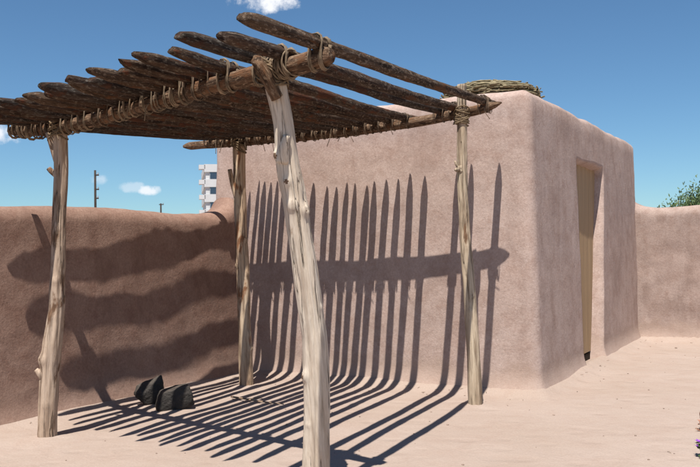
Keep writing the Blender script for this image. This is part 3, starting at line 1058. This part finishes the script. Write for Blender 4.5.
V, F = [], []
rnd = random.Random(31)
for k in range(90):
    if k % 6:
        p, q = SEGS[rnd.choice([0, 1, 1, 2, 3])]
        t = rnd.random()
        n = Vector((q.y - p.y, p.x - q.x, 0)).normalized()
        P = p.lerp(q, t) + n * (0.10 + abs(rnd.gauss(0, .16)))
        if P.y < 4 or P.x > 8:
            continue
    else:
        P = Vector((rnd.uniform(-2.4, 5.0), rnd.uniform(5.0, 10.5), 0))
        if (P - B).dot(UL) < 0.15 or ((P - C).dot(Vector((-U.y, U.x, 0))) > -0.08 and (P - C).dot(ND) < 0.1):
            continue
    a = rnd.uniform(0, 6.28)
    L = rnd.uniform(.015, .05)
    h = Vector((math.cos(a), math.sin(a), rnd.uniform(-.05, .1)))
    P.z = ground_z(P.x, P.y) + .005
    tube(V, F, [P - h * L / 2, P + Vector((rnd.uniform(-.004, .004), 0, .003)), P + h * L / 2], lambda t: .002, 5, k, .2)
lit = mesh_obj('plant_litter', V, F, M_TWIG)
lit['kind'] = 'stuff'
tag(lit, 'tiny bits of straw and twig strewn over the earth', 'plant litter')

# ------------------------------------------------------------------ round brush cover on the roof
wn = Vector((-U.y, U.x, 0))
bc = C + wn * 0.85 - U * 0.80
rnd = random.Random(5)
bro = empty('brush_cover', (bc.x, bc.y, 3.29), 'round mat of dry brush lying on the flat roof above the corner', 'brush cover')
V, F = [], []
for k in range(900):                              # twigs laid round the mound
    a = rnd.uniform(0, 2 * math.pi)
    lay = rnd.random()
    r = 0.60 * math.sqrt(rnd.random())
    zt = 0.15 + 0.14 * (1 - (r / 0.60) ** 2.0)
    z = zt * (0.25 + 0.75 * lay ** 0.5)
    L = rnd.uniform(.12, .34)
    dr = Vector((math.cos(a), math.sin(a), 0))
    tn = Vector((-dr.y, dr.x, 0))
    h = (tn + dr * rnd.uniform(-.35, .35) + Vector((0, 0, rnd.uniform(-.10, .10)))).normalized()
    m = dr * r + Vector((0, 0, z))
    p = [m - h * L / 2 - dr * 0.02, m + Vector((0, 0, rnd.uniform(-.01, .015))), m + h * L / 2 - dr * 0.02]
    rad = rnd.uniform(.005, .011)
    tube(V, F, p, lambda t: rad, 5, k, 0.1)
tb = mesh_obj('twigs', V, F, M_BRUSH, bro)
tb['kind'] = 'stuff'
V, F = [], []
for i in range(7):
    f = i / 6
    r = 0.54 * (1 - f ** 2.2) + 0.001
    for j in range(36):
        a = 2 * math.pi * j / 36
        V.append((r * math.cos(a), r * math.sin(a), 0.14 * 0 + f * 0.23))
F = grid_faces(7, 36, True)
mesh_obj('core', V, F, M_BRUSH, bro)


# ------------------------------------------------------------------ shrub beyond the right-hand wall
def shrub(name, label, loc, height, width, nclump, nleaf, seed, leaf=(.03, .09), dens=1.0):
    rnd = random.Random(seed)
    root = empty(name, loc, label, 'shrub')
    V, F = [], []
    tips = []
    for k in range(nclump):
        a = rnd.uniform(0, 2 * math.pi)
        rr = width / 2 * math.sqrt(rnd.random())
        hh = height * (0.62 + 0.38 * rnd.random()) * (1 - 0.35 * (rr / (width / 2)) ** 2)
        tip = Vector((rr * math.cos(a), rr * math.sin(a), hh))
        midp = Vector((tip.x * .35 + rnd.uniform(-.1, .1), tip.y * .35 + rnd.uniform(-.1, .1), hh * .45))
        path = catmull([(rnd.uniform(-.1, .1), rnd.uniform(-.1, .1), -.05), midp, tip], .2)
        tube(V, F, path, lambda t: .035 * (1 - t) + .006, 6, k, .1)
        tips.append(path)
    mesh_obj('trunk', V, F, M_STEM, root)
    V, F = [], []
    for path in tips:
        n = len(path)
        for j in range(nleaf):
            t = 0.30 + 0.70 * rnd.random() ** 0.7
            q = path[min(n - 1, int(t * (n - 1)))]
            sp = 0.26 * (1.15 - 0.55 * t)
            c = q + Vector((rnd.gauss(0, sp), rnd.gauss(0, sp), rnd.gauss(0, sp * .8)))
            d = Vector((rnd.gauss(0, .6), rnd.gauss(0, .6), rnd.uniform(.1, 1.2))).normalized()
            s = d.orthogonal().normalized()
            s = Matrix.Rotation(rnd.uniform(0, 6.28), 3, d) @ s
            L, w = rnd.uniform(*leaf), rnd.uniform(.011, .020)
            b = len(V)
            V += [c, c + d * L * .5 + s * w, c + d * L, c + d * L * .5 - s * w]
            F.append((b, b + 1, b + 2, b + 3))
    mesh_obj('crown', V, F, M_LEAF, root, False)
    return root


shrub('desert_shrub', 'green desert shrub showing above the right-hand adobe wall', (8.15, 18.3, 0), 3.2, 2.1, 110, 900, 3, (.05, .11))
shrub('desert_shrub', 'low green shrub tip left of the bigger one above the wall', (7.16, 18.0, 0), 2.8, 0.9, 40, 700, 9, (.04, .10))

# small flowering plant at the right edge
def flower_plant(name, label, loc, seed, stems, h, lean, flowers, lmat):
    rnd = random.Random(seed)
    root = empty(name, loc, label, 'plant')
    V, F, LV, LF = [], [], [], []
    heads = []
    for k in range(stems):
        a = rnd.uniform(0, 6.28)
        L = h * rnd.uniform(.6, 1.1)
        tip = Vector((math.cos(a) * L * .5 + lean[0], math.sin(a) * L * .5 + lean[1], L * .8))
        path = catmull([(0, 0, -.03), (tip.x * .4, tip.y * .4, tip.z * .6), tip], .04)
        tube(V, F, path, lambda t: .006 * (1 - t) + .0025, 5, k, .1)
        heads.append(tip)
        for _ in range(9):
            q = path[rnd.randrange(1, len(path))]
            d = Vector((rnd.gauss(0, 1), rnd.gauss(0, 1), rnd.uniform(-.2, .8))).normalized()
            s = d.orthogonal().normalized()
            l, w = rnd.uniform(.03, .06), rnd.uniform(.006, .011)
            b = len(LV)
            LV += [q, q + d * l * .5 + s * w, q + d * l, q + d * l * .5 - s * w]
            LF.append((b, b + 1, b + 2, b + 3))
    mesh_obj('stems', V, F, M_REDSTEM, root)
    mesh_obj('leaves', LV, LF, lmat, root, False)
    for k in range(flowers):
        t = heads[k % len(heads)]
        V, F = [], []
        for j in range(7):
            a = 2 * math.pi * j / 7
            d = Vector((math.cos(a), math.sin(a), .45)).normalized()
            s = Vector((-math.sin(a), math.cos(a), 0))
            b = len(V)
            V += [t, t + d * .022 + s * .014, t + d * .046, t + d * .022 - s * .014]
            F.append((b, b + 1, b + 2, b + 3))
        mesh_obj('flower', V, F, M_PETAL, root, False)
    return root


flower_plant('flowering_plant', 'low plant with purple flowers at the right edge of the yard', (2.60, 6.03, 0), 6, 7, .13, (0.03, 0), 7, M_LEAF2)
flower_plant('dry_weed', 'dry reddish weed above the purple flowers at the right edge', (2.97, 6.88, 0), 16, 12, .17, (0.05, 0), 0, M_REDSTEM)


# ------------------------------------------------------------------ far things beyond the wall
def box(V, F, c, s):
    b = len(V)
    for dx in (-.5, .5):
        for dy in (-.5, .5):
            for dz in (-.5, .5):
                V.append((c[0] + dx * s[0], c[1] + dy * s[1], c[2] + dz * s[2]))
    for f in ((0, 1, 3, 2), (4, 6, 7, 5), (0, 4, 5, 1), (2, 3, 7, 6), (1, 5, 7, 3), (0, 2, 6, 4)):
        F.append(tuple(b + q for q in f))


def part(name, boxes, mat, parent):
    V, F = [], []
    for c, s in boxes:
        box(V, F, c, s)
    return mesh_obj(name, V, F, mat, parent, False)


OB = empty('office_building', (-25.2, 140.0, 0), 'white office block with dark window bands, far behind the brown wall', 'office building')
OB.rotation_euler = (0, 0, math.radians(12))
W_, D_ = 46.0, 18.0
PITCH, NFL, TOPZ = 2.62, 6, 16.6
part('wall', [((W_ / 2, D_ / 2, TOPZ / 2 - .4), (W_ - .5, D_ - .5, TOPZ - 1.0))], M_STUCCO, OB)
for k in range(NFL + 1):
    zc = TOPZ - 0.65 - k * PITCH
    part('floor_band', [((W_ / 2, D_ / 2, zc), (W_, D_, 1.35))], M_STUCCO, OB)
    if k < NFL:
        for j in range(12):
            x = 1.1 + j * 3.72
            f = part('window', [((x + 1.3, 0.16, zc - 1.31), (2.95, .10, 1.27))], M_MULLION, OB)
            part('pane', [((x + .52, .09, zc - 1.31), (1.2, .06, 1.1))], M_GLASS, f)
            part('pane', [((x + 2.0, .09, zc - 1.31), (1.2, .06, 1.1))], M_GLASS, f)
        part('balcony_ledge', [((-.35, 1.0, zc + .2), (1.1, 2.0, .75))], M_STUCCO, OB)


def utility_pole(label, loc, h, r, arms):
    root = empty('utility_pole', loc, label, 'pole')
    V, F = [], []
    tube(V, F, [Vector((0, 0, -.3)), Vector((0, 0, h * .5)), Vector((0, 0, h))], lambda t: r * (1 - .3 * t), 10, 1, .02)
    mesh_obj('shaft', V, F, M_UPOLE, root)
    for (z, x0, x1) in arms:
        part('bracket', [(((x0 + x1) / 2, -.05, z), (x1 - x0, .14, .14))], M_UPOLE, root)
        part('insulator', [((x1 - .08, -.05, z + .16), (.12, .12, .2))], M_MULLION, root)
    return root


utility_pole('dark utility pole standing far behind the left part of the brown wall', (-28.4, 90.0, 0), 10.75, .17,
             [(10.2, 0, .42), (8.6, 0, .42), (7.6, 0, .38)])
utility_pole('tiny far pole just showing above the wall, nearer the office block', (-32.8, 140.0, 0), 9.9, .2, [(9.7, -.3, .5)])
